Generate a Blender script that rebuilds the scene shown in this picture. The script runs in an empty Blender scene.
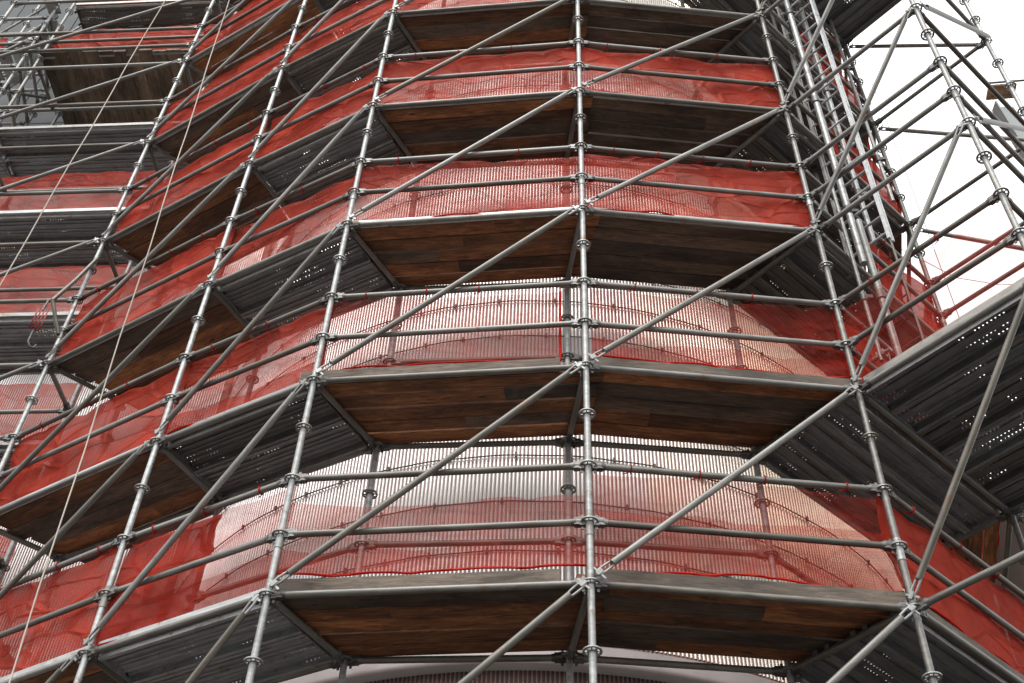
import bpy, math, random
from math import sin, cos, pi, radians, hypot, atan2
from mathutils import Matrix, Vector, noise
random.seed(7)
S = bpy.context.scene
COL = bpy.data.collections.new("scaffolded_building"); S.collection.children.link(COL)

# ------------------------------------------------------------------ materials
def new_mat(name):
    m = bpy.data.materials.new(name); m.use_nodes = True
    nt = m.node_tree; b = nt.nodes["Principled BSDF"]
    return m, nt, b
def N(nt, t, **kw):
    n = nt.nodes.new(t)
    for k, v in kw.items(): setattr(n, k, v)
    return n
def mixcol(nt, fac, a, b, blend='MIX'):
    m = N(nt, 'ShaderNodeMix'); m.data_type = 'RGBA'; m.blend_type = blend
    for i, v in ((0, fac), (6, a), (7, b)):
        if hasattr(v, 'links') or isinstance(v, bpy.types.NodeSocket): nt.links.new(v, m.inputs[i])
        else: m.inputs[i].default_value = v
    return m.outputs[2]
def objcoord(nt, scale, rnd=True):
    tc = N(nt, 'ShaderNodeTexCoord'); mp = N(nt, 'ShaderNodeMapping')
    mp.inputs['Scale'].default_value = scale
    nt.links.new(tc.outputs['Object'], mp.inputs['Vector'])
    if rnd:
        oi = N(nt, 'ShaderNodeObjectInfo'); mul = N(nt, 'ShaderNodeVectorMath', operation='SCALE')
        cx = N(nt, 'ShaderNodeCombineXYZ')
        for i in range(3): nt.links.new(oi.outputs['Random'], cx.inputs[i])
        nt.links.new(cx.outputs[0], mul.inputs[0]); mul.inputs['Scale'].default_value = 37.0
        nt.links.new(mul.outputs[0], mp.inputs['Location'])
    return mp.outputs[0]
def tex(nt, vec, scale, detail=4, rough=.6, dist=0):
    n = N(nt, 'ShaderNodeTexNoise'); n.inputs['Scale'].default_value = scale
    n.inputs['Detail'].default_value = detail; n.inputs['Roughness'].default_value = rough
    n.inputs['Distortion'].default_value = dist
    nt.links.new(vec, n.inputs['Vector']); return n.outputs['Fac']
def ramp(nt, fac, stops):
    r = N(nt, 'ShaderNodeValToRGB'); e = r.color_ramp.elements
    while len(e) < len(stops): e.new(.5)
    for el, (p, c) in zip(e, stops):
        el.position = p; el.color = (*c, 1) if len(c) == 3 else c
    nt.links.new(fac, r.inputs[0]); return r.outputs[0]

def galv_material(name, lo, hi, metal=.7, r0=.38, r1=.62):
    m, nt, b = new_mat(name)
    v = objcoord(nt, (3, 18, 18))
    f = tex(nt, v, 1.3, 6, .65, .4)
    c = ramp(nt, f, [(.3, lo), (.52, tuple((a+b_)/2 for a, b_ in zip(lo, hi))), (.72, hi)])
    oi = N(nt, 'ShaderNodeObjectInfo')
    tone = ramp(nt, oi.outputs['Random'], [(0, (.55, .53, .50)), (.12, (.80, .74, .66)), (.2, (.74, .72, .69)), (.6, (.95, .95, .94)), (1, (1.25, 1.26, 1.27))])
    c = mixcol(nt, 1.0, c, tone, 'MULTIPLY')
    f2 = tex(nt, objcoord(nt, (5, 5, 5)), 2.1, 5, .7)
    spot = ramp(nt, f2, [(.57, (0, 0, 0)), (.70, (.9, .9, .9))])
    c = mixcol(nt, spot, c, (.15, .095, .06, 1))
    nt.links.new(c, b.inputs['Base Color'])
    b.inputs['Metallic'].default_value = metal
    rr = N(nt, 'ShaderNodeMapRange'); nt.links.new(f, rr.inputs[0])
    rr.inputs[3].default_value = r0; rr.inputs[4].default_value = r1
    nt.links.new(rr.outputs[0], b.inputs['Roughness'])
    bp = N(nt, 'ShaderNodeBump'); bp.inputs['Strength'].default_value = .25; bp.inputs['Distance'].default_value = .002
    nt.links.new(f, bp.inputs['Height']); nt.links.new(bp.outputs[0], b.inputs['Normal'])
    return m
M_TUBE = galv_material('galvanised_tube', (.095, .091, .083), (.23, .222, .205), .5, .36, .6)
M_POST_LIT = galv_material('galvanised_post_lit', (.165, .167, .16), (.36, .366, .36), .5, .38, .6)  # lighter than the tubes: skylight on the uprights is put into the colour
M_HEAD = galv_material('cast_steel', (.07, .07, .07), (.20, .20, .195), .6)
M_ALU = galv_material('aluminium', (.28, .285, .28), (.50, .505, .5), .5, .35, .55)
M_DECK = galv_material('steel_deck', (.10, .103, .106), (.21, .215, .22), .4, .45, .75)
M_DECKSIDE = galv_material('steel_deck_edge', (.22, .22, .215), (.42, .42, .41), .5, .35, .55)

M_DECK_LIT = galv_material('steel_deck_lit', (.17, .175, .18), (.33, .335, .34), .35, .45, .75)  # paler copy of the deck steel, stronger light painted into its colour
def perforated(M_SRC):
    m = M_SRC.copy(); m.name = 'perforated_steel'
    nt = m.node_tree; out = [n for n in nt.nodes if n.type == 'OUTPUT_MATERIAL'][0]; b = nt.nodes['Principled BSDF']
    tc = N(nt, 'ShaderNodeTexCoord'); sp = N(nt, 'ShaderNodeSeparateXYZ'); nt.links.new(tc.outputs['Object'], sp.inputs[0])
    def M(op, a, b_=None, c_=None):
        n = N(nt, 'ShaderNodeMath', operation=op)
        for i, v in enumerate((a, b_, c_)):
            if v is None: continue
            if isinstance(v, bpy.types.NodeSocket): nt.links.new(v, n.inputs[i])
            else: n.inputs[i].default_value = v
        return n.outputs[0]
    def cell(s, per): return M('SUBTRACT', M('FRACT', M('DIVIDE', s, per)), .5)
    x, y = sp.outputs[0], sp.outputs[1]
    cx, cy = cell(x, .034), cell(y, .026)
    d = M('SQRT', M('ADD', M('POWER', M('MULTIPLY', cx, .034), 2.), M('POWER', M('MULTIPLY', cy, .026), 2.)))
    hole = M('LESS_THAN', d, .0062)
    band = M('LESS_THAN', M('ABSOLUTE', M('SUBTRACT', M('FRACT', M('DIVIDE', M('ADD', y, .0), .16)), .5)), .30)
    n2 = tex(nt, objcoord(nt, (1, 1, 1)), 2.6, 2, .5)
    patch = M('GREATER_THAN', n2, .56)
    n3 = M('GREATER_THAN', tex(nt, objcoord(nt, (1, 1, 1)), 22., 1, .5), .40)
    f = M('MULTIPLY', M('MULTIPLY', M('MULTIPLY', hole, band), patch), n3)
    tr = N(nt, 'ShaderNodeBsdfTransparent'); ms = N(nt, 'ShaderNodeMixShader')
    nt.links.new(f, ms.inputs[0]); nt.links.new(b.outputs[0], ms.inputs[1]); nt.links.new(tr.outputs[0], ms.inputs[2])
    nt.links.new(ms.outputs[0], out.inputs['Surface'])
    return m
M_PERF = perforated(M_DECK); M_PERF_LIT = perforated(M_DECK_LIT)

def wood(name, dark, mid, light, tone=((.35, .33, .32), (1.3, 1.2, 1.1))):
    m, nt, b = new_mat(name)
    v = objcoord(nt, (1.8, 15, 15))
    f = tex(nt, v, 1.6, 10, .72, 2.2)
    c = ramp(nt, f, [(.32, dark), (.5, mid), (.7, light)])
    f2 = tex(nt, objcoord(nt, (1.2, 5, 5)), 1.0, 5, .6)
    st = ramp(nt, f2, [(.42, (1, 1, 1)), (.62, (.42, .40, .38))])
    c = mixcol(nt, 1.0, c, st, 'MULTIPLY')
    oi = N(nt, 'ShaderNodeObjectInfo')
    c = mixcol(nt, 1.0, c, ramp(nt, oi.outputs['Random'], [(0, tone[0]), (1, tone[1])]), 'MULTIPLY')
    kn = N(nt, 'ShaderNodeTexVoronoi'); kn.inputs['Scale'].default_value = 1.1
    nt.links.new(objcoord(nt, (1.6, 6, 6)), kn.inputs['Vector'])
    k = ramp(nt, kn.outputs['Distance'], [(.04, (1, 1, 1)), (.09, (0, 0, 0))])
    c = mixcol(nt, k, c, (.02, .013, .008, 1))
    sp = tex(nt, objcoord(nt, (1.5, 3, 3)), 2.6, 8, .75, .6)
    c = mixcol(nt, ramp(nt, sp, [(.60, (0, 0, 0)), (.78, (.5, .5, .5))]), c, (.26, .22, .17, 1))
    nt.links.new(c, b.inputs['Base Color']); b.inputs['Roughness'].default_value = .8
    bp = N(nt, 'ShaderNodeBump'); bp.inputs['Strength'].default_value = .5; bp.inputs['Distance'].default_value = .004
    nt.links.new(f, bp.inputs['Height']); nt.links.new(bp.outputs[0], b.inputs['Normal'])
    return m
M_WOOD = wood('stained_boards', (.06, .025, .010), (.24, .10, .038), (.46, .22, .09))
M_WOODG = wood('weathered_boards', (.045, .033, .025), (.12, .085, .06), (.22, .155, .11), ((.5, .5, .5), (1.1, 1.0, .95)))
M_TOE = wood('toe_board_wood', (.05, .037, .027), (.12, .09, .066), (.20, .16, .12), ((.75, .75, .75), (1.1, 1.1, 1.1)))

def net_mat(name, solid, col):
    m, nt, b = new_mat(name); nt.nodes.remove(b)
    out = [n for n in nt.nodes if n.type == 'OUTPUT_MATERIAL'][0]
    v = objcoord(nt, (1, 1, 1)); f = tex(nt, v, 2.2, 5, .6, .8)
    c = ramp(nt, f, [(.3, tuple(x*.75 for x in col)), (.7, tuple(min(1, x*1.2) for x in col))])
    d = N(nt, 'ShaderNodeBsdfDiffuse'); t = N(nt, 'ShaderNodeBsdfTranslucent'); g = N(nt, 'ShaderNodeBsdfGlossy')
    g.inputs['Roughness'].default_value = .42; g.inputs['Color'].default_value = (.9, .6, .55, 1)
    nt.links.new(c, d.inputs['Color']); nt.links.new(c, t.inputs['Color'])
    a = N(nt, 'ShaderNodeMixShader'); a.inputs[0].default_value = .5
    nt.links.new(d.outputs[0], a.inputs[1]); nt.links.new(t.outputs[0], a.inputs[2])
    a2 = N(nt, 'ShaderNodeMixShader'); a2.inputs[0].default_value = .022
    nt.links.new(a.outputs[0], a2.inputs[1]); nt.links.new(g.outputs[0], a2.inputs[2])
    tr = N(nt, 'ShaderNodeBsdfTransparent'); tr.inputs['Color'].default_value = (1, .86, .84, 1)
    mr = N(nt, 'ShaderNodeMapRange'); mr.inputs[1].default_value = .25; mr.inputs[2].default_value = .75
    mr.inputs[3].default_value = solid-.14; mr.inputs[4].default_value = min(1, solid+.13)
    # woven bands and crumples
    wv = N(nt, 'ShaderNodeTexWave'); wv.wave_type = 'BANDS'; wv.bands_direction = 'Z'
    wv.inputs['Scale'].default_value = 14.; wv.inputs['Distortion'].default_value = 2.2; wv.inputs['Detail'].default_value = 3; wv.inputs['Detail Scale'].default_value = 1.4
    nt.links.new(objcoord(nt, (.25, 1, 1)), wv.inputs['Vector'])
    cr = N(nt, 'ShaderNodeTexVoronoi'); cr.feature = 'DISTANCE_TO_EDGE'; cr.inputs['Scale'].default_value = 3.1
    nt.links.new(objcoord(nt, (.7, 1, 1.5)), cr.inputs['Vector'])
    crr = N(nt, 'ShaderNodeMapRange'); crr.inputs[1].default_value = 0; crr.inputs[2].default_value = .09; crr.inputs[3].default_value = 1; crr.inputs[4].default_value = 0
    nt.links.new(cr.outputs['Distance'], crr.inputs[0])
    f3 = tex(nt, objcoord(nt, (1, 1, 1)), 7., 6, .7, 1.5)
    hsum = N(nt, 'ShaderNodeMath', operation='ADD'); nt.links.new(crr.outputs[0], hsum.inputs[0]); nt.links.new(f3, hsum.inputs[1])
    bp = N(nt, 'ShaderNodeBump'); bp.inputs['Strength'].default_value = .7; bp.inputs['Distance'].default_value = .02
    nt.links.new(hsum.outputs[0], bp.inputs['Height'])
    for sh in (d, t, g): nt.links.new(bp.outputs[0], sh.inputs['Normal'])
    m1 = N(nt, 'ShaderNodeMath', operation='MULTIPLY_ADD'); nt.links.new(wv.outputs['Fac'], m1.inputs[0]); m1.inputs[1].default_value = .12; nt.links.new(f, m1.inputs[2])
    m2 = N(nt, 'ShaderNodeMath', operation='MULTIPLY_ADD'); nt.links.new(crr.outputs[0], m2.inputs[0]); m2.inputs[1].default_value = .16; nt.links.new(m1.outputs[0], m2.inputs[2])
    nt.links.new(m2.outputs[0], mr.inputs[0])
    s = N(nt, 'ShaderNodeMixShader'); nt.links.new(mr.outputs[0], s.inputs[0])
    nt.links.new(tr.outputs[0], s.inputs[1]); nt.links.new(a2.outputs[0], s.inputs[2])
    nt.links.new(s.outputs[0], out.inputs['Surface'])
    return m
M_NET = net_mat('red_debris_net', .64, (.41, .042, .024))
M_NETM = net_mat('red_debris_net_mid', .76, (.43, .041, .022))
M_NETL = net_mat('red_debris_net_thin', .26, (.40, .028, .014))
M_NETD = net_mat('red_debris_net_dense', .86, (.41, .041, .023))
M_HEM = net_mat('red_net_hem', .97, (.55, .016, .008))

def clad(name, base, dark, rough=.32, metal=0.):
    m, nt, b = new_mat(name)
    f = tex(nt, objcoord(nt, (1.1, 1.1, .35), False), 1.0, 6, .6)
    c = ramp(nt, f, [(.3, dark), (.6, base)])
    nt.links.new(c, b.inputs['Base Color']); b.inputs['Roughness'].default_value = rough; b.inputs['Metallic'].default_value = metal
    return m
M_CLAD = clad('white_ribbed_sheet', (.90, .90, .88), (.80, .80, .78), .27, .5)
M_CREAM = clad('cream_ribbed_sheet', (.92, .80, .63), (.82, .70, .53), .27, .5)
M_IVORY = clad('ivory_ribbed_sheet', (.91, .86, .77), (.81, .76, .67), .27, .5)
M_GROOVE_SHADE = clad('groove_shade', (.34, .245, .215), (.24, .17, .15), .6)  # dark tone painting the shade in the grooves between ribs
M_BROWN = clad('brown_ribbed_sheet', (.07, .055, .05), (.04, .032, .03), .6)
M_DARKBLOCK = clad('dark_block', (.05, .036, .03), (.028, .02, .018), 1.)  # tone of the added block that hides bright sky
M_DARKBLOCK.node_tree.nodes['Principled BSDF'].inputs['Specular IOR Level'].default_value = .05
M_PLANK = wood('old_plank', (.10, .075, .055), (.22, .16, .115), (.38, .29, .21), ((.45, .43, .42), (1.2, 1.1, 1.0)))
M_BAND = clad('grey_flashing', (.42, .41, .40), (.3, .29, .28), .5)
M_FACADE = clad('grey_facade_panel', (.10, .107, .11), (.065, .07, .073), .9)
M_CABLE = clad('dark_cable', (.12, .11, .10), (.08, .07, .07), .6)
M_ROPE = clad('pale_rope', (.46, .42, .36), (.34, .31, .27), .9)
M_REDM = clad('red_painted_steel', (.26, .02, .016), (.12, .01, .01), .5)
M_GLASSY = clad('blue_grey_panel', (.25, .27, .27), (.18, .20, .20), .6)
M_TAN = wood('tan_boards', (.35, .2, .11), (.50, .32, .19), (.62, .44, .28), ((.9, .9, .9), (1.1, 1.1, 1.1)))
def ground_mat():
    m, nt, b = new_mat('paving')
    f = tex(nt, objcoord(nt, (1, 1, 1), False), 3, 8, .7)
    nt.links.new(ramp(nt, f, [(.3, (.075, .072, .068)), (.7, (.13, .126, .12))]), b.inputs['Base Color'])
    b.inputs['Roughness'].default_value = .9
    return m
M_GROUND = ground_mat()

# ------------------------------------------------------------------ mesh builder
class MB:
    def __init__(s): s.v = []; s.f = []; s.m = []; s.sm = []
    def add(s, vs, fs, mi=0, sm=False):
        o = len(s.v); s.v += [tuple(p) for p in vs]
        for f in fs: s.f.append([i+o for i in f]); s.m.append(mi); s.sm.append(sm)
    def box(s, x0, x1, y0, y1, z0, z1, mi=0, M=None):
        vs = [Vector((x, y, z)) for z in (z0, z1) for y in (y0, y1) for x in (x0, x1)]
        if M: vs = [M @ v for v in vs]
        s.add(vs, [(0, 2, 3, 1), (4, 5, 7, 6), (0, 1, 5, 4), (2, 6, 7, 3), (0, 4, 6, 2), (1, 3, 7, 5)], mi)
    def tube(s, pts, r, n=12, mi=0, caps=True):
        pts = [Vector(p) for p in pts]; rr = r if isinstance(r, (list, tuple)) else [r]*len(pts)
        rings = []; up = None
        for i, p in enumerate(pts):
            d = (pts[min(i+1, len(pts)-1)]-pts[max(i-1, 0)]).normalized()
            if up is None: up = Vector((0, 0, 1)) if abs(d.z) < .9 else Vector((1, 0, 0))
            a = d.cross(up).normalized(); b = a.cross(d).normalized(); up = b
            rings.append([p+(a*cos(2*pi*k/n)+b*sin(2*pi*k/n))*rr[i] for k in range(n)])
        vs = [v for R in rings for v in R]; fs = []
        for i in range(len(pts)-1):
            for k in range(n): fs.append((i*n+k, i*n+(k+1) % n, (i+1)*n+(k+1) % n, (i+1)*n+k))
        s.add(vs, fs, mi, True)
        if caps:
            s.add(rings[0], [tuple(range(n))[::-1]], mi); s.add(rings[-1], [tuple(range(n))], mi)
    def mesh(s, name, mats):
        me = bpy.data.meshes.new(name); me.from_pydata(s.v, [], s.f)
        for m in (mats if isinstance(mats, (list, tuple)) else [mats]): me.materials.append(m)
        me.polygons.foreach_set('material_index', s.m); me.polygons.foreach_set('use_smooth', s.sm)
        me.update(); return me

def put(name, me, parent=None, M=None):
    o = bpy.data.objects.new(name, me); COL.objects.link(o)
    if parent: o.parent = parent
    if M is not None: o.matrix_local = M
    return o
def thing(name, label, cat, M, group=None, me=None):
    o = bpy.data.objects.new(name, me); COL.objects.link(o); o.matrix_world = M
    o['label'] = label; o['category'] = cat
    if group: o['group'] = group
    return o
def frame(p, ang=0.): return Matrix.Translation(p) @ Matrix.Rotation(ang, 4, 'Z')
def frame_to(a, b):
    """frame at a whose x axis points to b, y horizontal"""
    a, b = Vector(a), Vector(b); x = (b-a).normalized(); y = Vector((0, 0, 1)).cross(x).normalized(); z = x.cross(y)
    R = Matrix((x, y, z)).transposed().to_4x4(); return Matrix.Translation(a) @ R

# ------------------------------------------------------------------ measured layout (metres)
def P(x, y): return Vector((x, y, 0))
def dirv(deg): return Vector((cos(radians(deg)), sin(radians(deg)), 0))
Z0 = 6.30
def Z(k): return Z0+2*k
C = P(.566, 6.299); L1 = P(-1.512, 6.577); R1 = P(2.648, 6.418); L2 = P(-2.843, 7.348); L3 = P(-4.611, 8.47)
E_ = P(4.227, 7.757); R2 = P(3.658, 5.254); R3 = P(5.236, 6.593); F_ = E_+dirv(76)*1.57
Ci = P(.483, 7.135); L1i = P(-1.055, 7.29); R1i = P(1.99, 7.195); L2i = P(-2.43, 8.06); L3i = P(-3.98, 8.95)
Ei = E_+dirv(130.3)*1.0; Fi = F_+dirv(160)*.62
W1 = L3+dirv(174.8)*3.07
L3w = P(-4.54, 9.12); W2 = L3w+dirv(174.8)*2.75; W3 = W2+dirv(174.8)*2.3
B3 = L3w+dirv(84.8)*.95; B2 = W2+dirv(84.8)*.95; B1 = W3+dirv(84.8)*.95
CAM = Vector((0, 0, 1.6)); PIT, ROL, FPX = radians(47.807), radians(-2.494), 1217.35
def proj(p):
    d = Vector(p)-CAM; fw = d.y*cos(PIT)+d.z*sin(PIT); up = -d.y*sin(PIT)+d.z*cos(PIT)
    if fw < .1: return (-1e5, -1e5)
    u, v = d.x/fw, up/fw; c, s = cos(ROL), sin(ROL)
    return (512+FPX*(c*u-s*v), 341.5-FPX*(s*u+c*v))
def seen(a, b, mg=0):
    for i in range(21):
        x, y = proj(Vector(a).lerp(Vector(b), i/20))
        if -mg < x < 1024+mg and -mg < y < 683+mg: return True
    return False
ORD = ['bottommost', 'second', 'third', 'fourth', 'fifth', 'sixth', 'seventh', 'eighth', 'ninth', 'tenth', 'eleventh']
def at(p, z): return Vector((p.x, p.y, z))

# ------------------------------------------------------------------ scaffold pieces
_cache = {}
def tube_mesh(L, r=.0242, mat=None):
    key = ('tube', round(L, 3), r, (mat or M_TUBE).name)
    if key not in _cache:
        b = MB(); n = 6
        b.tube([(L*i/n, 0, 0) for i in range(n+1)], r, 14); _cache[key] = b.mesh('tube', mat or M_TUBE)
    return _cache[key]
def ring_mesh():
    b = MB(); n = 24
    for (r0, r1, z0, z1) in ((.047, .062, -.0045, .0045), (.024, .033, -.008, .008)):
        vs = []; fs = []
        for k in range(n):
            a = 2*pi*k/n
            for r, z in ((r0, z0), (r1, z0), (r1, z1), (r0, z1)): vs.append((r*cos(a), r*sin(a), z))
        for k in range(n):
            q = (k+1) % n
            for j in range(4): fs.append((k*4+j, k*4+(j+1) % 4, q*4+(j+1) % 4, q*4+j))
        b.add(vs, fs)
    for k in range(8):
        M = Matrix.Rotation(2*pi*k/8+pi/8, 4, 'Z'); b.box(.031, .05, -.004, .004, -.004, .004, 0, M)
    return b.mesh('rosette', M_POST_LIT)
ROS = ring_mesh()
def wedge_mesh():
    b = MB()
    b.box(.0, .042, -.017, .017, .008, .036); b.box(.0, .042, -.017, .017, -.034, -.008)
    b.box(.036, .075, -.021, .021, -.030, .030)
    b.tube([(.066, 0, 0), (.095, 0, 0)], [.031, .0262], 12)
    b.box(.012, .030, -.004, .004, -.062, .060)          # the driven wedge
    return b.mesh('wedge_head', M_HEAD)
WEDGE = wedge_mesh()
def bracehead_mesh():
    b = MB()                                               # flattened, looped tube end
    pts = [(.0, 0, .017), (.05, 0, .021), (.10, 0, .019), (.15, 0, .012), (.17, 0, 0), (.15, 0, -.012), (.10, 0, -.019), (.05, 0, -.021), (0, 0, -.017), (-.022, 0, 0), (0, 0, .017)]
    b.tube(pts, .0085, 8); b.box(-.02, .03, -.012, .012, -.014, .014); b.box(-.004, .010, -.004, .004, -.06, .05)
    return b.mesh('brace_head', M_POST_LIT)
BHEAD = bracehead_mesh()
def collar_mesh():
    b = MB(); b.tube([(0, 0, -.09), (0, 0, .09)], .0285, 14); b.tube([(-.034, 0, .03), (.034, 0, .03)], .006, 8); b.tube([(-.034, 0, -.04), (.034, 0, -.04)], .006, 8)
    return b.mesh('joint_collar', M_POST_LIT)
COLLAR = collar_mesh()
def base_mesh():
    b = MB(); b.box(-.075, .075, -.075, .075, 0, .008); b.tube([(0, 0, .008), (0, 0, .2)], .019, 12); b.tube([(0, 0, .12), (0, 0, .15)], .034, 12)
    return b.mesh('base_plate', M_HEAD)
BASE = base_mesh()

def standard(p, label, top=20.6, r=.0242, group='upright posts of the scaffold', nz=None):
    t = thing('scaffold_post', label, 'scaffold post', frame(at(p, 0), random.random()*.6), group)
    n = 12; b = MB(); b.tube([(0, 0, .15+(top-.15)*i/n) for i in range(n+1)], r, 16)
    put('tube', b.mesh('upright_tube', M_POST_LIT), t)
    put('base_plate', BASE, t)
    k = 0
    z = .3
    while z < top-.1:
        if seen(at(p, z), at(p, z), 60): put('rosette', ROS, t, Matrix.Translation((0, 0, z)))
        z += .5; k += 1
    z = 2.75
    while z < top-.2:
        if seen(at(p, z), at(p, z), 60): put('joint_collar', COLLAR, t, Matrix.Translation((0, 0, z+.02)))
        z += 4.0
    return t

def pipe(name, a, b, label, cat, group, heads=True, r=.0242, mat=None):
    """horizontal member between two posts, a wedge head on each end"""
    a, b = Vector(a), Vector(b); L = (b-a).length
    t = thing(name, label, cat, frame_to(a, b), group)
    g = .05 if heads else .028
    put('tube', tube_mesh(L-2*g, r, mat), t, Matrix.Translation((g, 0, 0)))
    if heads:
        put('wedge_head', WEDGE, t, Matrix.Translation((.026, 0, 0)))
        put('wedge_head', WEDGE, t, Matrix.Translation((L-.026, 0, 0)) @ Matrix.Rotation(pi, 4, 'Z'))
    return t
def brace(a, b, off, label, group='diagonal braces of the scaffold'):
    a = Vector(a)+off; b = Vector(b)+off; d = (b-a).normalized()
    a = a+d*.06; b = b-d*.06; L = (b-a).length
    t = thing('diagonal_brace', label, 'brace', frame_to(a, b), group)
    put('tube', tube_mesh(round(L-.24, 3)), t, Matrix.Translation((.12, 0, 0)))
    put('brace_head', BHEAD, t); put('brace_head', BHEAD, t, Matrix.Translation((L, 0, 0)) @ Matrix.Rotation(pi, 4, 'Z'))
    return t

def board(b, x0a, x1a, x0b, x1b, y0, y1, z0, z1, mi=0):
    """one board, ends cut from (x0a..x1a) at y0 to (x0b..x1b) at y1, slightly eased"""
    n = 5; vs = []; fs = []
    sag = random.uniform(-.004, .004)
    for i in range(n+1):
        t = i/n; w = random.uniform(-.0015, .0015); s = sag*4*t*(1-t)
        for (xa, xb, y) in ((x0a, x1a, y0+w), (x0b, x1b, y1+w)):
            x = xa+(xb-xa)*t; vs.append((x, y, z0+s)); vs.append((x, y, z1+s))
    for i in range(n):
        o = i*4; q = o+4
        fs += [(o, o+2, q+2, q), (o+1, q+1, q+3, o+3), (o, q, q+1, o+1), (o+2, o+3, q+3, q+2)]
    fs += [(0, 1, 3, 2), (n*4, n*4+2, n*4+3, n*4+1)]
    b.add(vs, fs, mi)
def wood_deck(A, Bp, Ai, Bi, z, label, over=(0, .0), lift=0., mat=None, nb=5, name='timber_deck'):
    """boards run parallel to A->Bp; ends follow the cross tubes A-Ai and Bp-Bi"""
    d = Bp-A; L = d.length; ang = atan2(d.y, d.x); R = Matrix.Rotation(-ang, 4, 'Z')
    ai = R @ (Ai-A); bi = R @ (Bi-A)
    t = thing(name, label, 'timber deck', frame(at(A, z), ang), 'timber walkway decks')
    D = (ai.y+bi.y)/2; y = .075; w = (D-.075)/nb
    for i in range(nb):
        g = random.uniform(.008, .024); y0, y1 = y+i*w, y+(i+1)*w-g
        f0, f1 = y0/D, y1/D; j0, j1 = random.uniform(-.02, .05), random.uniform(-.02, .05)
        z0 = .027+lift+random.uniform(0, .008)
        cut = random.random() < .22; cx_ = random.uniform(.3, .7); XA, XB, XC, XD = ai.x*f0+.02-over[0]-j0, L+(bi.x-L)*f0-.02+over[1]+j1, ai.x*f1+.02-over[0]-j0, L+(bi.x-L)*f1-.02+over[1]+j1
        if cut:
            q0, q1 = XA+(XB-XA)*cx_, XC+(XD-XC)*cx_; qm = (q0+q1)/2
            b = MB(); board(b, XA, qm, XC, qm+.004, y0, y1, z0, z0+.045); put('board', b.mesh('board', mat or (M_WOOD if random.random() < .72 else M_WOODG)), t)
            b = MB(); board(b, qm+.0015, XB, qm+.0055, XD, y0, y1, z0+.001, z0+.046)
            put('board', b.mesh('board', mat or (M_WOOD if random.random() < .72 else M_WOODG)), t); y_done = True
            continue
        b = MB(); board(b, ai.x*f0+.02-over[0]-j0, L+(bi.x-L)*f0-.02+over[1]+j1, ai.x*f1+.02-over[0]-j0, L+(bi.x-L)*f1-.02+over[1]+j1, y0, y1, z0, z0+.045)
        mm = mat or (M_WOOD if random.random() < .72 else M_WOODG)
        put('board', b.mesh('board', mm), t)
    return t
def steel_plank(L, w=.318, light=False):
    key = ('plank', round(L, 3), w, light)
    if key in _cache: return _cache[key]
    b = MB(); th = .003
    half = [(.0, -.038), (.026, -.038), (.026, -.034), (.003, -.034), (.003, .026)]
    g_ = .024; ng = int((w/2-.02)/.052)
    for q in range(ng):
        half += [(g_+.022, .026), (g_+.026, .010), (g_+.038, .010), (g_+.042, .026)]; g_ += .052
    prof = half+[(w-y, z) for y, z in reversed(half)]
    # inner surface polyline (underside); the outer skin is the same line 3 mm above
    prof_u = prof
    def off(i): return (prof_u[i][0], prof_u[i][1])
    n = len(prof_u); seg = 6
    vs = []
    for s in range(seg+1):
        x = L*s/seg
        for (y, z) in prof_u: vs.append((x, y, z))
    fs = []; mi = []
    for s in range(seg):
        for i in range(n-1): fs.append((s*n+i, (s+1)*n+i, (s+1)*n+i+1, s*n+i+1)); mi.append(i)
    for f, i in zip(fs, mi):
        flat = abs(prof_u[i][1]-.026) < 1e-6 and abs(prof_u[i+1][1]-.026) < 1e-6 and abs(prof_u[i+1][0]-prof_u[i][0]) > .009
        o = len(b.v)
        b.f.append(list(f)); b.m.append(1 if flat else 0); b.sm.append(False)
    b.v = vs
    # outside skins of the two side flanges, paler: sky light on the edge is put into the colour
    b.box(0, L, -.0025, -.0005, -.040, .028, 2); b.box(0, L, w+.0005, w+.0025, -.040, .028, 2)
    # end plates
    b.box(-.004, 0, 0, w, -.036, .026, 0); b.box(L, L+.004, 0, w, -.036, .026, 0)
    me = b.mesh('steel_plank', [M_DECK_LIT, M_PERF_LIT, M_DECKSIDE] if light else [M_DECK, M_PERF, M_DECKSIDE]); _cache[key] = me; return me
def claw_mesh(w=.318):
    if 'claw' in _cache: return _cache['claw']
    b = MB()
    for y in (.05, w-.09): b.box(-.045, .0, y, y+.04, -.004, .022); b.box(-.05, -.036, y, y+.04, -.03, .022)
    b.box(-.012, -.002, .05, w-.05, -.002, .014)
    _cache['claw'] = b.mesh('hook', M_HEAD); return _cache['claw']
def steel_deck(A, Bp, n, z, label, y0=.045, extra=0., group='perforated steel decks', w=.318, pitch=.332, light=False):
    d = Bp-A; L = d.length; ang = atan2(d.y, d.x)
    t = thing('steel_deck', label, 'steel deck', frame(at(A, z+.03), ang), group)
    Lp = L-.07
    for i in range(n):
        o = put('plank', steel_plank(Lp, w, light), t, Matrix.Translation((.035, y0+i*pitch, random.uniform(0, .004))))
        put('hook', claw_mesh(w), o); put('hook', claw_mesh(w), o, Matrix.Translation((Lp, w, 0)) @ Matrix.Rotation(pi, 4, 'Z'))
    return t
def toe_board(A, Bp, z, label, x0=.03, x1=.03, y=.035, mat=None, h=.118):
    d = Bp-A; L = d.length; ang = atan2(d.y, d.x); b = MB()
    board(b, x0, L-x1, x0, L-x1, y, y+.032, .035, .035+h)
    return thing('toe_board', label, 'toe board', frame(at(A, z), ang), 'toe boards along the decks', b.mesh('toe_board', mat or M_TOE))

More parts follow.
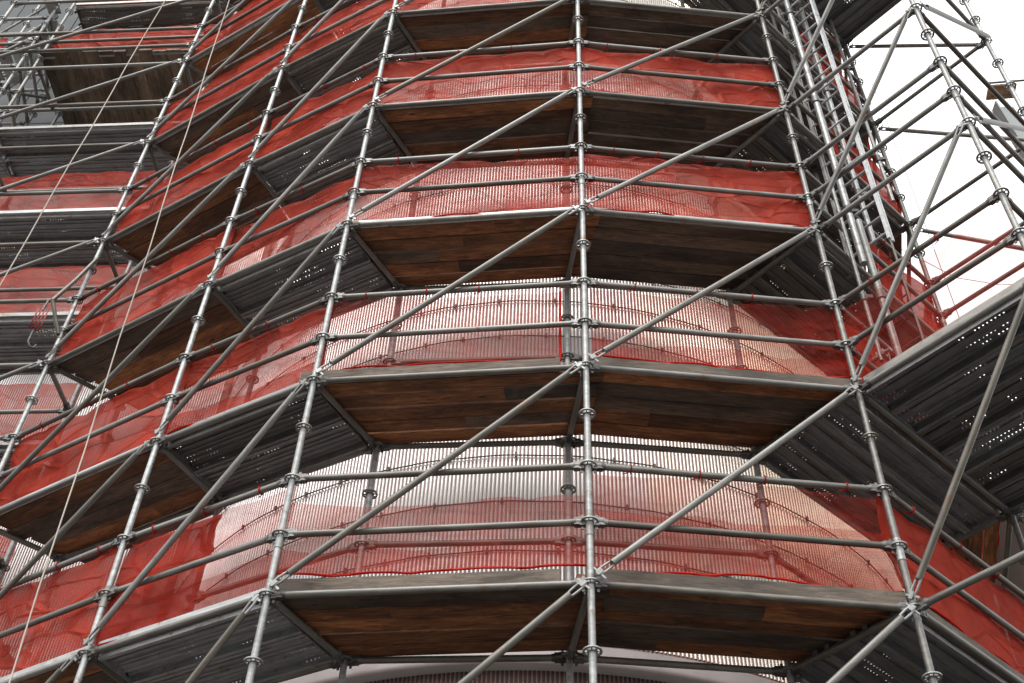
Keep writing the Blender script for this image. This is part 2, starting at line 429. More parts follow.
def net(A, Bp, z, label, z0=.16, z1=1.03, x0=.0, x1=.0, y=.055, mat=None, amp=.028, hem=True, seed=0, side=False, droop=0.012, double=0, wide=0):
    d = Bp-A; L = d.length; ang = atan2(d.y, d.x)
    nx, nz = int(max(20, L*34)), 22; sd = Vector((seed*7.31, seed*3.7, seed*1.9))
    X0, X1 = x0, L-x1
    def zt(x):
        s = (x-X0)/(X1-X0); return z1-droop*abs(sin(s*pi*3))-.012*noise.noise(Vector((x*5, 0, seed)))
    def zb(x): return z0+.018*noise.noise(Vector((x*2.2, 5, seed)))+.01*sin(x*4+seed)
    def pt(i, j):
        x = X0+(X1-X0)*i/nx; v = j/nz; zz = zb(x)+(zt(x)-zb(x))*v
        q = Vector((x*1.3, zz*1.6, 0))+sd
        w = amp*noise.noise(q)*1.3
        # pulled folds running diagonally between ties
        w += amp*.55*(1-abs(2*(((x*1.7+zz*1.1+seed*.3+.5*noise.noise(q*1.2)) % 1)-.5)))**3
        w += amp*.28*sin(13*(x*.8-zz*1.3)+4*noise.noise(q*2))*noise.noise(q*1.7+Vector((9, 9, 9)))
        w += amp*1.2*v*(1-v)*sin(x*3+seed)
        return (x, y+w, zz)
    b = MB(); vs = [pt(i, j) for i in range(nx+1) for j in range(nz+1)]
    fs = [(i*(nz+1)+j, (i+1)*(nz+1)+j, (i+1)*(nz+1)+j+1, i*(nz+1)+j+1) for i in range(nx) for j in range(nz)]
    b.add(vs, fs, 0, True)
    t = thing('debris_net', label, 'safety net', frame(at(A, z), ang), 'red debris nets along the guard rails', b.mesh('debris_net', mat or M_NET))
    if double:
        # the net is folded up on itself along its lower part
        j1 = int(nz*double); b2 = MB()
        def pt2(i, j):
            p = pt(i, j); e = min(1, j/4)*.012
            return (p[0], p[1]+e+.01*noise.noise(Vector((p[0]*2, p[2]*2, seed+3))), p[2]+(j/j1)*.05*noise.noise(Vector((p[0]*1.5, 3, seed))))
        b2.add([pt2(i, j) for i in range(nx+1) for j in range(j1+1)], [(i*(j1+1)+j, (i+1)*(j1+1)+j, (i+1)*(j1+1)+j+1, i*(j1+1)+j+1) for i in range(nx) for j in range(j1)], 0, True)
        put('folded_strip', b2.mesh('folded_strip', mat or M_NET), t)
    if wide:
        b3 = MB(); ix = int(nx*wide)
        b3.add([(p[0]*(1+.10*(j/nz)+.05*noise.noise(Vector((0, j*.35, seed)))) if i == ix else p[0], p[1]+.016+.012*noise.noise(Vector((p[0]*2, p[2]*2, seed+5))), p[2]) for i, j, p in ((i, j, pt(i, j)) for i in range(ix+1) for j in range(nz+1))],
               [(i*(nz+1)+j, (i+1)*(nz+1)+j, (i+1)*(nz+1)+j+1, i*(nz+1)+j+1) for i in range(ix) for j in range(nz)], 0, True)
        put('overlapping_net', b3.mesh('overlapping_net', M_NETD), t)
    tt = MB(); tt.tube([(.031*cos(a), .031*sin(a), 0) for a in [q*pi/5 for q in range(11)]], .0045, 5); tt.tube([(0, .03, 0), (.01, .045, -.05)], .004, 5)
    key_ = 'tie'
    if key_ not in _cache: _cache[key_] = tt.mesh('tie', M_HEM)
    if z1 > .9 and y < .065:
        xx = X0+.28+random.random()*.1
        while xx < X1-.2:
            put('tie', _cache[key_], t, Matrix.Translation((xx, 0, 1.0)) @ Matrix.Rotation(pi/2, 4, 'Y')); xx += random.uniform(.42, .62)
    if hem:
        h = MB(); e = [Vector(pt(i, 0)) for i in range(0, nx+1, 2)]
        h.tube([p+Vector((0, -.004, .004)) for p in e], .0085, 6)
        put('hem', h.mesh('hem', M_HEM), t)
        if side:
            for ii in (0, nx):
                h = MB(); h.tube([Vector(pt(ii, j)) for j in range(0, nz+1)], .013, 6); put('hem', h.mesh('hem', M_HEM), t)
    return t

# ------------------------------------------------------------------ uprights
posts = [(C, 'bright grey central upright post in front, full height of the photo'),
         (L1, 'outer grey upright post, first one left of the central post'),
         (R1, 'outer grey upright post, first one right of the central post'),
         (L2, 'outer grey upright post, second one left of the central post'),
         (L3, 'outer grey upright post, third left, carrying the red pulley bracket'),
         (R2, 'leaning-looking grey post against white sky, nearest corner of the right tower'),
         (R3, 'grey post at top right corner, outermost corner of the right tower'),
         (E_, 'grey post at the right skyline behind the ladder, tower back corner'),
         (Ci, 'inner dark post directly behind the central post, close to the ribbed wall'),
         (L1i, 'inner post seen through red netting, in the bay left of the central post'),
         (R1i, 'inner post seen through red netting, in the bay right of the central post'),
         (L2i, 'inner post behind the netting, second left from centre beside the wall'),
         (L3i, 'inner post behind the third left post, at the end of the timber decks'),
         (Ei, 'inner post beside the wall edge, behind the ladder on the right'),
         (F_, 'farthest outer post on the right, half hidden where the scaffold turns away'),
         (L3w, 'left wing inner post just behind the third left upright'),
         (W1, 'left wing front post crossing the top left corner'),
         (W2, 'left wing inner post near the left edge, behind the level tubes'),
         (B3, 'left wing rear post nearest to the round wall'),
         (B2, 'left wing rear post second from the round wall')]
for i, (p, lab) in enumerate(posts):
    standard(p, lab)

# ------------------------------------------------------------------ bays
BAYS = [  # key, A, B, Ai, Bi, phrase, levels
    ('LC', L1, C, L1i, Ci, 'bay left of central post', range(-1, 7)),
    ('CR', C, R1, Ci, R1i, 'bay right of central post', range(-1, 7)),
    ('L21', L2, L1, L2i, L1i, 'second bay left of centre', range(-1, 6)),
    ('L32', L3, L2, L3i, L2i, 'third bay left of centre', range(-1, 7)),
    ('RE', R1, E_, R1i, Ei, 'bay receding right along wall', range(-1, 6)),
    ('EF', E_, F_, Ei, Fi, 'last bay behind right tower', range(0, 6)),
]
def up2(s): return s
sd = 0
for key, A, Bp, Ai, Bi, ph, levels in BAYS:
    vis = [k for k in levels if seen(at(A, Z(k)), at(Bp, Z(k)))]
    def od(k):
        if k in vis: return ORD[vis.index(k)]
        return 'cropped lower' if (not vis or k < vis[0]) else 'cropped upper'
    def odd(k):   # ordinal of deck by deck centre
        v = [q for q in levels if seen(at((A+Ai)/2, Z(q)), at((Bp+Bi)/2, Z(q))) or seen(at(A, Z(q)), at(Bp, Z(q))) or seen(at(Ai, Z(q)), at(Bi, Z(q)))]
        if k in v: return ORD[v.index(k)]
        return 'cropped lower' if k < v[0] else 'cropped upper'
    n = (Bp-A).normalized(); nin = Vector((-n.y, n.x, 0))
    for k in levels:
        sd += 1
        a, b = at(A, Z(k)), at(Bp, Z(k))
        if seen(a, b): pipe('ledger', a, b, f'grey ledger tube under edge of {od(k)} deck, {ph}', 'ledger', 'ledger tubes')
        for dz, nm in ((.5, 'lower'), (1.0, 'upper')):
            a2, b2 = a+Vector((0, 0, dz)), b+Vector((0, 0, dz))
            if seen(a2, b2): pipe('guard_rail', a2, b2, f'{nm} guard rail above {odd(k)} deck, {ph}', 'guard rail', 'guard rails')
        ai, bi = at(Ai, Z(k)), at(Bi, Z(k))
        if seen(ai, bi): pipe('inner_ledger', ai, bi, f'inner dark ledger under wall side of {odd(k)} deck, {ph}', 'ledger', 'inner ledger tubes')
        if key in ('LC', 'CR', 'L21', 'RE') and k <= 2 and seen(ai+Vector((0, 0, 1)), bi+Vector((0, 0, 1))):
            pipe('inner_guard_rail', ai+Vector((0, 0, 1)), bi+Vector((0, 0, 1)), f'wall-side rail behind the net above {odd(k)} deck, {ph}', 'guard rail', 'inner guard rails')
        # decks
        far = not (seen(a, b, 300) or seen(ai, bi, 300))
        if far: continue
        if key in ('LC', 'CR', 'L32', 'EF'):
            ai_, bi_ = (A+(Ai-A)*1.34, Bp+(Bi-Bp)*1.14-n*.10) if key == 'L32' else (Ai, Bi)
            mat = None
            if key == 'LC' and k >= 2: mat = None
            if key == 'CR' and k >= 2: mat = M_WOODG
            over = (.07, .16) if key == 'LC' else ((.05, .12) if key == 'CR' else (0, .02))
            wood_deck(A, Bp, ai_, bi_, Z(k), f'{odd(k)} brown timber deck from bottom, {ph}', over, .05 if key == 'CR' else 0., mat, 5)
        elif key == 'L21':
            steel_deck(A, Bp, 2, Z(k), f'{odd(k)} grey ribbed steel deck from bottom, {ph}', .08, w=.36, pitch=.375, light=True)
        elif key == 'RE':
            steel_deck(A, Bp, 3, Z(k), f'{odd(k)} dark ribbed steel deck from bottom, {ph}', .08, w=.305, pitch=.315)
        # toe boards
        if key in ('LC', 'CR', 'RE') and k <= 1 and seen(a, b):
            x1 = .02 if key != 'LC' else .2
            toe_board(A, Bp, Z(k), f'wooden toe board on {odd(k)} deck, {ph}', -.13 if (key, k) == ('LC', 1) else .03, x1, .035 if key != 'CR' else .03)
        elif seen(a, b) and key != 'EF':
            toe_board(A, Bp, Z(k), f'low grey metal toe board on {odd(k)} deck, {ph}', .04, .04, .036, M_DECKSIDE, .075)
        # nets
        if seen(a, b+Vector((0, 0, 1))):
            z0 = .185 if (key in ('LC', 'CR', 'RE') and k <= 1) else .085
            dense = key in ('L32',) or (key == 'RE') or (key == 'EF')
            x0 = x1 = 0.0
            side = False
            if key == 'LC' and k == 1: x1 = .20; side = True
            if key == 'CR' and k == 1: x0 = .06
            if key == 'RE' and k >= 2: x0 = 1.0; side = True
            net(A, Bp, Z(k), f'red debris net above {odd(k)} deck, {ph}', z0, .80 if (key, k) == ('LC', 0) else 1.01, x0, x1, .06,
                M_NETD if dense else (M_NETL if (key in ('LC', 'CR', 'L21') and k <= 1 and (key, k) != ('L21', 1)) else (M_NETM if k >= 3 or (key == 'CR' and k == 2) else M_NET)), .045, True, sd, side,
                double={('LC', 0): .40, ('CR', 0): .62, ('CR', 1): .3, ('LC', -1): .4, ('CR', -1): .5, ('L21', 0): .40, ('L21', 1): .3}.get((key, k), 0),
                wide=.5 if key == 'L21' and k == 0 else 0)
# cross tubes (transoms) under each deck, post by post
for A, Ai, ph in ((C, Ci, 'central post'), (L1, L1i, 'first post left of centre'), (R1, R1i, 'first post right of centre'), (L2, L2i, 'second post left of centre'),
                  (L3, L3i, 'third post left, timber deck end'), (L3, L3w, 'third post left, wing end'), (E_, Ei, 'tower back corner post'), (F_, Fi, 'farthest right post')):
    ks = [k for k in range(-1, 7) if seen(at(A, Z(k)), at(Ai, Z(k)))]
    for i, k in enumerate(ks):
        pipe('transom', at(A, Z(k)), at(Ai, Z(k)), f'{ORD[i]} short cross tube running inward from {ph}', 'cross tube', 'cross tubes under the decks')
# diagonal braces
BR = [(L1, C, 0, 'bay left of central post'), (C, R1, 0, 'bay right of central post'), (L2, L1, 0, 'second bay left of centre'), (L3, L2, 0, 'third bay left of centre'),
      (R1, R2, 0, 'near face of right tower'), (R2, R3, 0, 'outer face of right tower'), (R3, E_, 0, 'back face of right tower'), (W1, L3, 0, 'left wing front')]
for A, Bp, _, ph in BR:
    n = (Bp-A).normalized(); out = Vector((n.y, -n.x, 0))*.062
    ks = [k for k in range(-3, 8) if seen(at(A, Z(k)), at(Bp, Z(k+1)))]
    for i, k in enumerate(ks):
        brace(at(A, Z(k)), at(Bp, Z(k+1)), out, f'{ORD[i]} diagonal brace from bottom, {ph}')

# right access tower: rails at every half metre pair, decks at two levels
for A, Bp, ph, extra in ((R1, R2, 'near face of right tower', 0), (R2, R3, 'outer face of right tower', 0), (E_, R3, 'back face of right tower', 0)):
    c = 0
    for k in range(-1, 7):
        for dz, nm in ((0, 'level tube'), (.5, 'level tube'), (1.0, 'level tube')):
            a, b = at(A, Z(k)+dz), at(Bp, Z(k)+dz)
            if dz > 0 and k not in (1, 2): continue
            if seen(a, b):
                pipe('tower_rail', a, b, f'{ORD[c] if c < 11 else "topmost"} horizontal tube from bottom, {ph}' if c < 11 else f'horizontal tube number {c+1} from bottom, {ph}', 'scaffold tube', 'level tubes of the right tower'); c += 1
steel_deck(R1, R2, 6, Z(1), 'wide dark perforated steel deck with light dots, right edge of photo', .07, group='tower decks')
steel_deck(R1, R2, 6, Z(5), 'perforated steel deck cut by the top edge against white sky', .07, group='tower decks')
toe_board(R1, R2, Z(1), 'metal toe board along the wide dark deck at right', .05, .05, .04, M_DECKSIDE, .10)
net(R1, R2, Z(1), 'red net above the wide steel deck on the near tower face', .10, .98, .0, .0, .06, M_NETL, .03, True, 91)

# ------------------------------------------------------------------ left wing
ang_w = radians(174.8)
for A, Bp, ph, ks in ((W1, L3, 'left wing front', range(1, 8)),):
    c = 0
    for k in ks:
        for dz in ((0, 1.0) if k < 5 else (0, .5, 1.0)):
            a, b = at(A, Z(k)+dz), at(Bp, Z(k)+dz)
            if seen(a, b):
                pipe('wing_rail', a, b, f'{ORD[c]} level tube from bottom, left wing front' if c < 11 else f'level tube {"just below the top edge" if c == 11 else "at the top edge" if c==12 else "crossing the top left corner"}, left wing front', 'scaffold tube', 'level tubes of the left wing'); c += 1
segs = ((W2, L3w, B2, B3, 'wing bay beside third left post'), (W3, W2, B1, B2, 'wing bay cut by left edge'))
for A, Bp, Ai, Bi, ph in segs:
    ks = [k for k in range(0, 8) if seen(at(A, Z(k)+1.5), at(Bp, Z(k)+1.5), 40)]
    for i, k in enumerate(ks):
        zk = Z(k)+(1.5 if k < 6 else 1.2)
        a, b = at(A, Z(k+1)), at(Bp, Z(k+1))
        pipe('inner_wing_rail', a, b, f'{ORD[i]} rear-row ledger, {ph}', 'ledger', 'rear ledgers of the left wing')
        if A is W3 and k >= 5: continue
        if k == 5 and A is W2:
            # crosswise boards, deeper than the other decks
            t = thing('timber_deck', 'dark deck of crosswise brown boards at top left, seen from below', 'timber deck', frame(at(A, zk), atan2((Bp-A).y, (Bp-A).x)), 'timber walkway decks')
            x = .0; L = (Bp-A).length
            while x < L-.25:
                w = random.uniform(.19, .235); b_ = MB()
                # boards run along local y
                M = Matrix.Rotation(pi/2, 4, 'Z'); e = random.uniform(-.05, .03)
                board(b_, -.05+e, 1.42+e, -.05+e, 1.42+e, 0, w-.008, 0, .045)
                put('board', b_.mesh('board', M_PLANK), t, Matrix.Translation((x+w, 0, .03+random.uniform(0, .006))) @ M)
                x += w
        else:
            steel_deck(A, Bp, 2, zk, f'{ORD[i]} grey ribbed deck, {ph}', .05, w=.40, pitch=.42, light=True, group='steel decks of the left wing')
        toe_board(A, Bp, zk, f'pale metal toe board on {ORD[i]} deck, {ph}', .03, .03, .0, M_DECKSIDE, .055)
        if not (A is W3 and k >= 5) and k != 4:
            net(A, Bp, zk, f'red net above {ORD[i]} deck, {ph}', .1, 1.0, .0, .0, .07, M_NETD if k >= 4 else M_NET, .04, True, 200+k+i*3)
for i, k in enumerate((1, 2, 3, 4, 5)):
    m = L3+dirv(174.8)*2.05
    pipe('transom', at(m, Z(k+0)), at(m+dirv(84.8)*.66, Z(k+0)), f'{ORD[i]} cross tube at mid bay of the left wing', 'cross tube', 'cross tubes under the decks')
# rear scaffold corner, dense tubes at top left
G = [P(-7.5, 9.35), P(-8.6, 9.45), P(-7.6, 10.35), P(-8.7, 10.45), P(-9.8, 9.55)]
for i, g in enumerate(G):
    standard(g, ['corner stair tower front post nearest the boards, top left', 'corner stair tower front middle post, top left edge', 'corner stair tower rear post nearest the boards, top left',
                 'corner stair tower rear middle post, top left edge', 'corner stair tower outermost front post, top left edge'][i], 21.5)
def stair(a, b, w, lab):
    a, b = Vector(a), Vector(b); d = b-a; h = Vector((d.x, d.y, 0)); ang = atan2(h.y, h.x); n_ = Vector((-sin(ang), cos(ang), 0))*w
    t = thing('stair_flight', lab, 'stairs', Matrix.Identity(4), 'stair flights of the corner stair tower')
    for o in (Vector((0, 0, 0)), n_):
        q = MB(); q.tube([a+o, b+o], .03, 8); put('stringer', q.mesh('stringer', M_ALU), t)
        q = MB(); q.tube([a+o+Vector((0, 0, .9)), b+o+Vector((0, 0, .9))], .019, 8); put('handrail', q.mesh('handrail', M_POST_LIT), t)
    for i in range(9):
        q = MB(); c_ = a.lerp(b, (i+.5)/9); q.box(-.1, .1, 0, w, -.012, .012, 0, Matrix.Translation(c_) @ Matrix.Rotation(ang, 4, 'Z')); put('tread', q.mesh('tread', M_ALU), t)
for i, k in enumerate((2.5, 3.5, 4.5, 5.5, 6.5)):
    p, q = (G[0], G[1]) if i % 2 == 0 else (G[1], G[0])
    stair(at(p, Z(k))+Vector((0, .12, 0)), at(q, Z(k+1))+Vector((0, .12, 0)), .6, f'{ORD[i]} sloping aluminium stair flight in the top left stair tower')
cc = 0
prs = ((0, 1), (2, 3), (0, 2), (1, 3), (1, 4))
fn = ('front', 'rear', 'right side', 'middle', 'outer front')
for j, (i0, i1) in enumerate(prs):
    cnt = 0
    for k8 in range(6, 26):
        z = Z(k8*.25+.12)
        a, b = at(G[i0], z), at(G[i1], z)
        if seen(a, b):
            pipe('stair_tower_tube', a, b, f'{ORD[cnt] if cnt < 11 else "topmost but "+str(20-cnt)} level tube, {fn[j]} of top left stair tower', 'scaffold tube', 'tubes of the corner stair tower', mat=M_POST_LIT); cnt += 1
    cnt = 0
    for k in range(2, 8):
        for (p, q) in (((i0, i1), (i1, i0)) if j in (0, 2) else ((i0, i1),)):
            a, b = at(G[p], Z(k*.75)), at(G[q], Z(k*.75+.75))
            if seen(a, b):
                o = (G[i1]-G[i0]).normalized(); o = Vector((o.y, -o.x, 0))*(.06 if p == i0 else -.06)
                brace(a, b, o, f'{ORD[cnt]} slanting tube, {fn[j]} of top left stair tower', 'slanting tubes of the corner stair tower'); cnt += 1

net(G[4], G[0], 17.6, 'crumpled red net on the top left stair tower, upper piece', .0, .9, .5, .5, .09, M_NETD, .07, True, 301)
net(G[1], G[0], 15.9, 'crumpled red net on the top left stair tower, lower piece', .0, .6, .1, .2, .09, M_NETD, .07, True, 302)
# ------------------------------------------------------------------ round ribbed wall
CC = P(.42, 11.26); RAD = 3.86
def ribbed(nr, r, depth, z0, z1, a0, a1, pitch_rib=.64):
    """slats with real depth in front of a backing drum"""
    b = MB()
    step = 2*pi/nr
    i0, i1 = int(a0/step), int(a1/step)
    for i in range(i0, i1):
        a = i*step; w = step*pitch_rib/2
        jr = random.uniform(-.0015, .0015)
        def p(ang, rr, z): return (rr*sin(ang), -rr*cos(ang), z)
        prof = [(a-w*cos(q*pi/6), r-depth+(depth+jr)*sin(q*pi/6)) for q in range(7)]
        vs = [p(q, rr, z) for z in (z0, z1) for q, rr in prof]; n = len(prof)
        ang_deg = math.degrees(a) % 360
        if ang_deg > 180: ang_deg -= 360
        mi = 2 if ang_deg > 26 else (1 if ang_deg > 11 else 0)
        b.add(vs, [(j, j+1, n+j+1, n+j) for j in range(n-1)], mi, True)
    return b
ta = Matrix.Translation((CC.x, CC.y, 0))
wall = thing('round_wall', 'round tower wall of white vertical ribbed sheeting behind the red nets', 'wall', ta)
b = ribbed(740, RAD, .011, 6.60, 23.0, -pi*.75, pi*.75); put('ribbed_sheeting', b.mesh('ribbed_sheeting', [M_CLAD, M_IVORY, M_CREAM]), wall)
b = ribbed(740, RAD-.06, .006, .4, 6.40, -pi*.75, pi*.75); put('lower_sheeting', b.mesh('lower_sheeting', [M_BROWN, M_BROWN, M_BROWN]), wall)
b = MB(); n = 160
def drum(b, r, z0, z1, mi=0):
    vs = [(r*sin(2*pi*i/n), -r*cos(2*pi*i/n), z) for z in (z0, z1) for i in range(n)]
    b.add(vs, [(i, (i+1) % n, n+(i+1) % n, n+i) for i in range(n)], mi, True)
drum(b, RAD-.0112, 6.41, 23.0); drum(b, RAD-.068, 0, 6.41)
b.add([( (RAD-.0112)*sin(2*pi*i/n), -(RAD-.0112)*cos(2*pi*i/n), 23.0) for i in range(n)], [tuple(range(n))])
put('shade_backing', b.mesh('shade_backing', M_GROOVE_SHADE), wall)  # drum coloured dark to stand for shade between the ribs
b = MB()
vs = []; fs = []
for i in range(n):
    a = 2*pi*i/n
    for r, z in ((RAD-.1, 6.40), (RAD+.03, 6.40), (RAD+.035, 6.44), (RAD+.012, 6.56), (RAD-.02, 6.60)): vs.append((r*sin(a), -r*cos(a), z))
for i in range(n):
    for j in range(4): fs.append((i*5+j, ((i+1) % n)*5+j, ((i+1) % n)*5+j+1, i*5+j+1))
b.add(vs, fs, 0, True); put('flashing', b.mesh('flashing', M_BAND), wall)
zs = [Z0+2*(.55+.245*i) for i in range(0, 30)]
for i, z in enumerate(zs):
    b = MB(); b.tube([((RAD+.014)*sin(t/40), -(RAD+.014)*cos(t/40), z+.004*sin(t)) for t in range(-70, 71)], .0062, 6)
    for t in range(-13, 14): b.box(-.009, .009, -.012, .006, -.022, .022, 0, Matrix.Rotation(t*.115+.03*sin(i+t), 4, 'Z') @ Matrix.Translation((0, -(RAD+.016), z)))
    put('cable', b.mesh('cable', M_CABLE), wall)
# flat wing wall
wl = MB(); step = .03; xw = .8
i = 0
while xw > -16:
    w = step*.54
    vs = [(x, y, z) for z in (6.6, 16.6) for x, y in ((xw, .0), (xw-w*.12, -.010), (xw-w*.88, -.010), (xw-w, .0))]
    wl.add(vs, [(1, 0, 4, 5), (2, 1, 5, 6), (3, 2, 6, 7)], 0); xw -= step; i += 1
wing = thing('wing_wall', 'straight ribbed wall behind the left wing decks, grey panels above', 'wall', frame(P(-4.3, 10.62), radians(-5.2)))
put('ribbed_sheeting', wl.mesh('ribbed_sheeting', [M_CLAD]), wing)
b = MB(); b.box(-16, 1.0, .002, 5.0, 0, 34.0); put('shade_backing', b.mesh('shade_backing', M_GROOVE_SHADE), wing)  # same painted groove shade behind the flat ribs
b = MB()
x = -16
while x < .9:
    b.box(x+.01, x+1.19, -.03, .0, 16.62, 18.4); b.box(x+.01, x+1.19, -.03, .0, 18.42, 20.2); b.box(x+.01, x+1.19, -.03, .0, 20.22, 22.9); b.box(x+.01, x+1.19, -.03, .0, 22.92, 28.); b.box(x+.01, x+1.19, -.03, .0, 28.02, 33.9); x += 1.2
put('facade_panels', b.mesh('facade_panels', M_FACADE), wing)

# ------------------------------------------------------------------ ladder hoist in the right tower
p0 = P(3.085, 6.89); dl = dirv(-50)
zb, zt_ = 10.42, 22.0
lad = thing('ladder', 'tall grey ladder with many rungs standing inside the right tower', 'ladder', frame(at(p0, zb), radians(-50)))
for x in (0, .43):
    b = MB(); b.box(x-.012, x+.012, -.035, -.005, 0, zt_-zb); b.box(x-.012, x+.012, .02, .045, 0, zt_-zb); b.box(x-.003, x+.003, -.005, .02, 0, zt_-zb)
    put('rail', b.mesh('rail', M_ALU), lad)
z = .12; rg = MB(); rg.tube([(.012, .0, 0), (.418, .0, 0)], .013, 8); rgm = rg.mesh('rung', M_ALU)
while z < zt_-zb-.1:
    put('rung', rgm, lad, Matrix.Translation((0, 0, z))); z += .25
def column(p, z0, z1, r, lab, mat=M_POST_LIT):
    t = thing('hoist_column', lab, 'pipe', frame(at(p, z0)), 'vertical pipes beside the ladder'); b = MB(); b.tube([(0, 0, 0), (0, 0, z1-z0)], r, 16); put('pipe', b.mesh('pipe', mat), t)
    z = .8; cb = MB(); cb.tube([(0, 0, -.05), (0, 0, .05)], r+.012, 16); cb.box(r, r+.06, -.02, .02, -.02, .02); cm = cb.mesh('coupler', M_HEAD)
    while z < z1-z0: put('coupler', cm, t, Matrix.Translation((0, 0, z))); z += 2.
a = radians(24.95); column(P(7.45*sin(a), 7.45*cos(a)), 10.3, 22, .034, 'thick pale vertical pipe in front of the tall ladder')
a = radians(26.0); column(P(7.75*sin(a), 7.75*cos(a)), 10.9, 22, .026, 'thinner pale vertical pipe just behind the tall ladder')
a = radians(25.4); column(P(7.2*sin(a), 7.2*cos(a)), 8.75, 10.6, .03, 'short vertical pipe below the ladder foot, behind red net')
a = radians(24.3); column(P(7.3*sin(a), 7.3*cos(a)), 8.9, 11.4, .018, 'thin vertical pipe carrying the lower white clamp')
for j, (az_, ds, z0_, r_, lab) in enumerate(((23.4, 7.75, 11.5, .022, 'thin vertical tube left of the tall ladder'), (25.7, 8.05, 12.2, .024, 'grey vertical tube between ladder and skyline post'),
        (28.1, 8.45, 12.3, .02, 'thin vertical tube next to the skyline post'))):
    a = radians(az_); column(P(ds*sin(a), ds*cos(a)), z0_, 22, r_, lab, M_POST_LIT)
# second, narrower ladder behind it
lad2 = thing('ladder', 'narrow ladder behind the tall one, close to the red nets', 'ladder', frame(P(3.55, 7.55)+Vector((0, 0, 9.2)), radians(-50)))
for x in (0, .3):
    b = MB(); b.tube([(x, 0, 0), (x, 0, 13)], .017, 8); put('rail', b.mesh('rail', M_TUBE), lad2)
rg = MB(); rg.tube([(.017, .0, 0), (.283, .0, 0)], .009, 8); rgm = rg.mesh('rung', M_TUBE)
for i in range(42): put('rung', rgm, lad2, Matrix.Translation((0, 0, .2+i*.3)))
# white clamps
for (x, y, z, lab) in ((3.10, 6.90, 10.35, 'white clamp gripping the foot of the tall ladder'), (3.02, 6.66, 8.98, 'lower white clamp on the thin pipe behind red net')):
    t = thing('clamp', lab, 'clamp', frame(Vector((x, y, z)), radians(-50)), 'white clamps')
    b = MB(); b.tube([(-.09, 0, 0), (.09, 0, .0)], .02, 10); b.box(-.035, .035, -.03, .03, -.03, .03); put('jaw', b.mesh('jaw', M_ALU), t)
    b = MB(); b.tube([(.06, 0, -.02), (.06, 0, -.12)], .008, 8); put('bolt', b.mesh('bolt', M_HEAD), t)

# ------------------------------------------------------------------ gin wheel, ropes, cables
jib = thing('hoist_bracket', 'bent tube bracket sticking out of the third left post', 'bracket', Matrix.Identity(4))
b = MB(); b.tube([(-4.57, 8.42, 11.95), (-4.66, 8.36, 11.5), (-4.77, 8.30, 11.08)], .022, 10); b.tube([(-4.77, 8.30, 11.08), (-4.63, 8.44, 10.72)], .022, 10)
b.tube([(-4.80, 8.28, 11.06), (-4.80, 8.28, 10.96)], .012, 8); put('arm', b.mesh('arm', M_TUBE), jib)
whl = thing('pulley_block', 'red pulley block with hook hanging under the bent bracket', 'pulley', frame(Vector((-4.80, 8.27, 10.74)), radians(30)))
b = MB()
for x in (-.045, -.015, .015, .045):
    M = Matrix.Translation((x, 0, 0)); n_ = 20
    vs = [M @ Vector((dx, .075*cos(2*pi*k/n_), .14*sin(2*pi*k/n_))) for dx in (-.008, .008) for k in range(n_)]
    b.add(vs, [(k, (k+1) % n_, n_+(k+1) % n_, n_+k) for k in range(n_)]+[tuple(range(n_))[::-1], tuple(range(n_, 2*n_))])
put('sheave', b.mesh('sheave', M_REDM), whl)
b = MB(); b.tube([(0, 0, .14), (0, 0, .23)], .012, 8); b.tube([(0, 0, -.15), (0, 0, -.32), (.03, 0, -.38), (.07, 0, -.38), (.085, 0, -.33)], .011, 8); put('hook', b.mesh('hook', M_HEAD), whl)
def line(name, pts, r, lab, cat, mat):
    b = MB(); b.tube(pts, r, 6); return thing(name, lab, cat, Matrix.Identity(4), None, b.mesh(name, mat))
def rope(p, q, lab):
    p, q = Vector(p), Vector(q); d = (q-p)/(q.z-p.z)
    hi = p+d*(20.5-p.z); lo = p+d*(.02-p.z)
    pts = [lo.lerp(hi, i/30)+Vector((.006*sin(i*1.7), .0, 0)) for i in range(31)]
    line('rope', pts, 0.0062, lab, 'rope', M_ROPE)
rope((-4.6445, 7.4, 16.0), (-4.8005, 7.4, 10.238), 'thin pale rope, the left one of two hanging at upper left')
rope((-3.8369, 7.4, 16.076), (-3.3221, 7.4, 6.105), 'thin pale rope, the right one of two, reaching the bottom left')
line('cable', [(5.084, 9., 21.), (5.113, 9., 15.2), (5.106, 9., 12.2), (5.10, 9., 4.)], .0045, 'thin dark cable hanging down the white sky beside the right scaffold', 'cable', M_CABLE)
line('cable', [(4.6, 8.8, 13.25), (5.25, 9., 13.0), (5.75, 9., 12.90), (6.3, 9, 12.98), (7.2, 9, 13.3)], .0045, 'thin cable sagging sideways across the white sky at right', 'cable', M_CABLE)
# distant platform seen past the tower
pl = thing('loading_platform', 'small tan boarded platform against the sky at right edge', 'platform', frame(Vector((5.93, 7.5, 14.95)), radians(-8)))
b = MB()
for i in range(5): b.box(-.22+i*.068, -.157+i*.068, -.0, .20, 0, .03)
put('boards', b.mesh('boards', M_TAN), pl)
b = MB(); b.tube([(-.25, -.02, .04), (.4, -.02, .04)], .014, 10); put('edge_tube', b.mesh('edge_tube', M_TUBE), pl)
gp = thing('steel_chute', 'blue-grey steel chute hanging behind the tower at right edge', 'chute', Matrix.Identity(4))
b = MB()
a, c2 = Vector((5.72, 7.6, 14.75)), Vector((5.95, 7.6, 13.3)); 
b.box(-.09, .09, -.05, .05, 0, 1.4, 0, Matrix.Translation((5.93, 7.62, 13.15)) @ Matrix.Rotation(radians(-4), 4, 'Y')); b.box(-.11, -.09, -.07, .07, 0, 1.5, 0, Matrix.Translation((5.93, 7.62, 13.15)) @ Matrix.Rotation(radians(-4), 4, 'Y'))
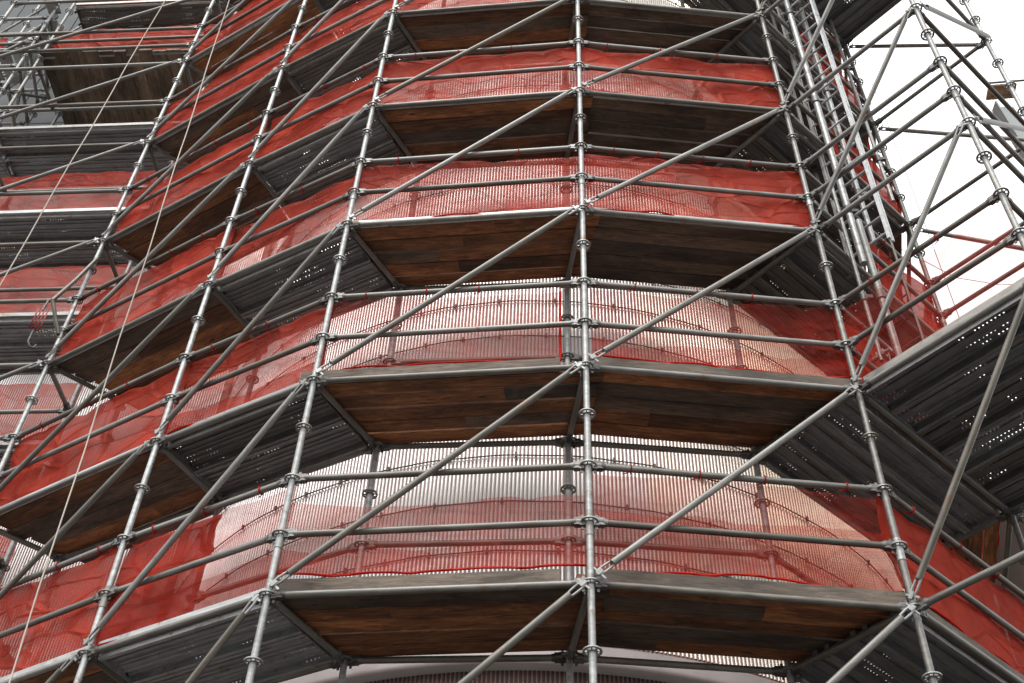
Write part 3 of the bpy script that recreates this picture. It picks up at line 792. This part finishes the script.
put('panel', b.mesh('panel', M_GLASSY), gp)

# added dark block hiding the bright sky in the gaps under the right tower deck
nb = thing('added_dark_block', 'added dark block closing off bright sky under the wide steel deck, right edge', 'backdrop', frame(P(4.9, 10.6), radians(20)))
b = MB(); b.box(0, 14, 0, 6, 0, 11.3); put('wall', b.mesh('wall', M_DARKBLOCK), nb)
b = MB(); b.box(-.1, 14.1, -.1, 6.1, 11.3, 11.4); put('block_top', b.mesh('block_top', M_DARKBLOCK), nb)

# ------------------------------------------------------------------ ground
g = MB(); g.add([(-400, -400, 0), (400, -400, 0), (400, 400, 0), (-400, 400, 0)], [(0, 1, 2, 3)])
go = bpy.data.objects.new('pavement', g.mesh('pavement', M_GROUND)); COL.objects.link(go); go['kind'] = 'structure'; go.location.z = -.004

# ------------------------------------------------------------------ camera, light
cam = bpy.data.cameras.new('camera'); co = bpy.data.objects.new('camera', cam); S.collection.objects.link(co); S.camera = co
cam.sensor_width = 36; cam.lens = FPX/1024*36; cam.clip_start = .05; cam.clip_end = 2000
co.matrix_world = Matrix.Translation(CAM) @ Matrix.Rotation(pi/2+PIT, 4, 'X') @ Matrix.Rotation(-ROL, 4, 'Z')
W = bpy.data.worlds.new('World'); S.world = W; W.use_nodes = True; nt = W.node_tree
bg = nt.nodes['Background']; sky = N(nt, 'ShaderNodeTexSky'); sky.sky_type = 'NISHITA'; sky.sun_disc = False
SE, SA = radians(58), radians(200)
sky.sun_elevation = SE; sky.sun_rotation = SA
sky.air_density = 1.; sky.dust_density = 5.; sky.ozone_density = 1.
hs = N(nt, 'ShaderNodeHueSaturation'); hs.inputs['Saturation'].default_value = .10
nt.links.new(sky.outputs[0], hs.inputs['Color'])
# cloud cover: evens the sky out towards a pale grey
mx = N(nt, 'ShaderNodeMix'); mx.data_type = 'RGBA'; mx.inputs[0].default_value = .6
mx.inputs[7].default_value = (9.3, 9.4, 9.5, 1)
nt.links.new(hs.outputs[0], mx.inputs[6]); nt.links.new(mx.outputs[2], bg.inputs['Color'])
bg.inputs['Strength'].default_value = .15
sun = bpy.data.lights.new('sun', 'SUN'); so = bpy.data.objects.new('sun', sun); S.collection.objects.link(so)
sun.energy = 1.0; sun.angle = radians(25); sun.color = (1, .97, .93)
dv = Vector((sin(SA)*cos(SE), cos(SA)*cos(SE), sin(SE)))
so.rotation_euler = dv.to_track_quat('Z', 'Y').to_euler(); so.location = (0, 0, 30)
S.view_settings.view_transform = 'Standard'; S.view_settings.look = 'None'; S.view_settings.exposure = .9; S.view_settings.gamma = 1
S.render.engine = 'CYCLES'; S.cycles.max_bounces = 8; S.cycles.transparent_max_bounces = 24
S.render.resolution_x = 1024; S.render.resolution_y = 683
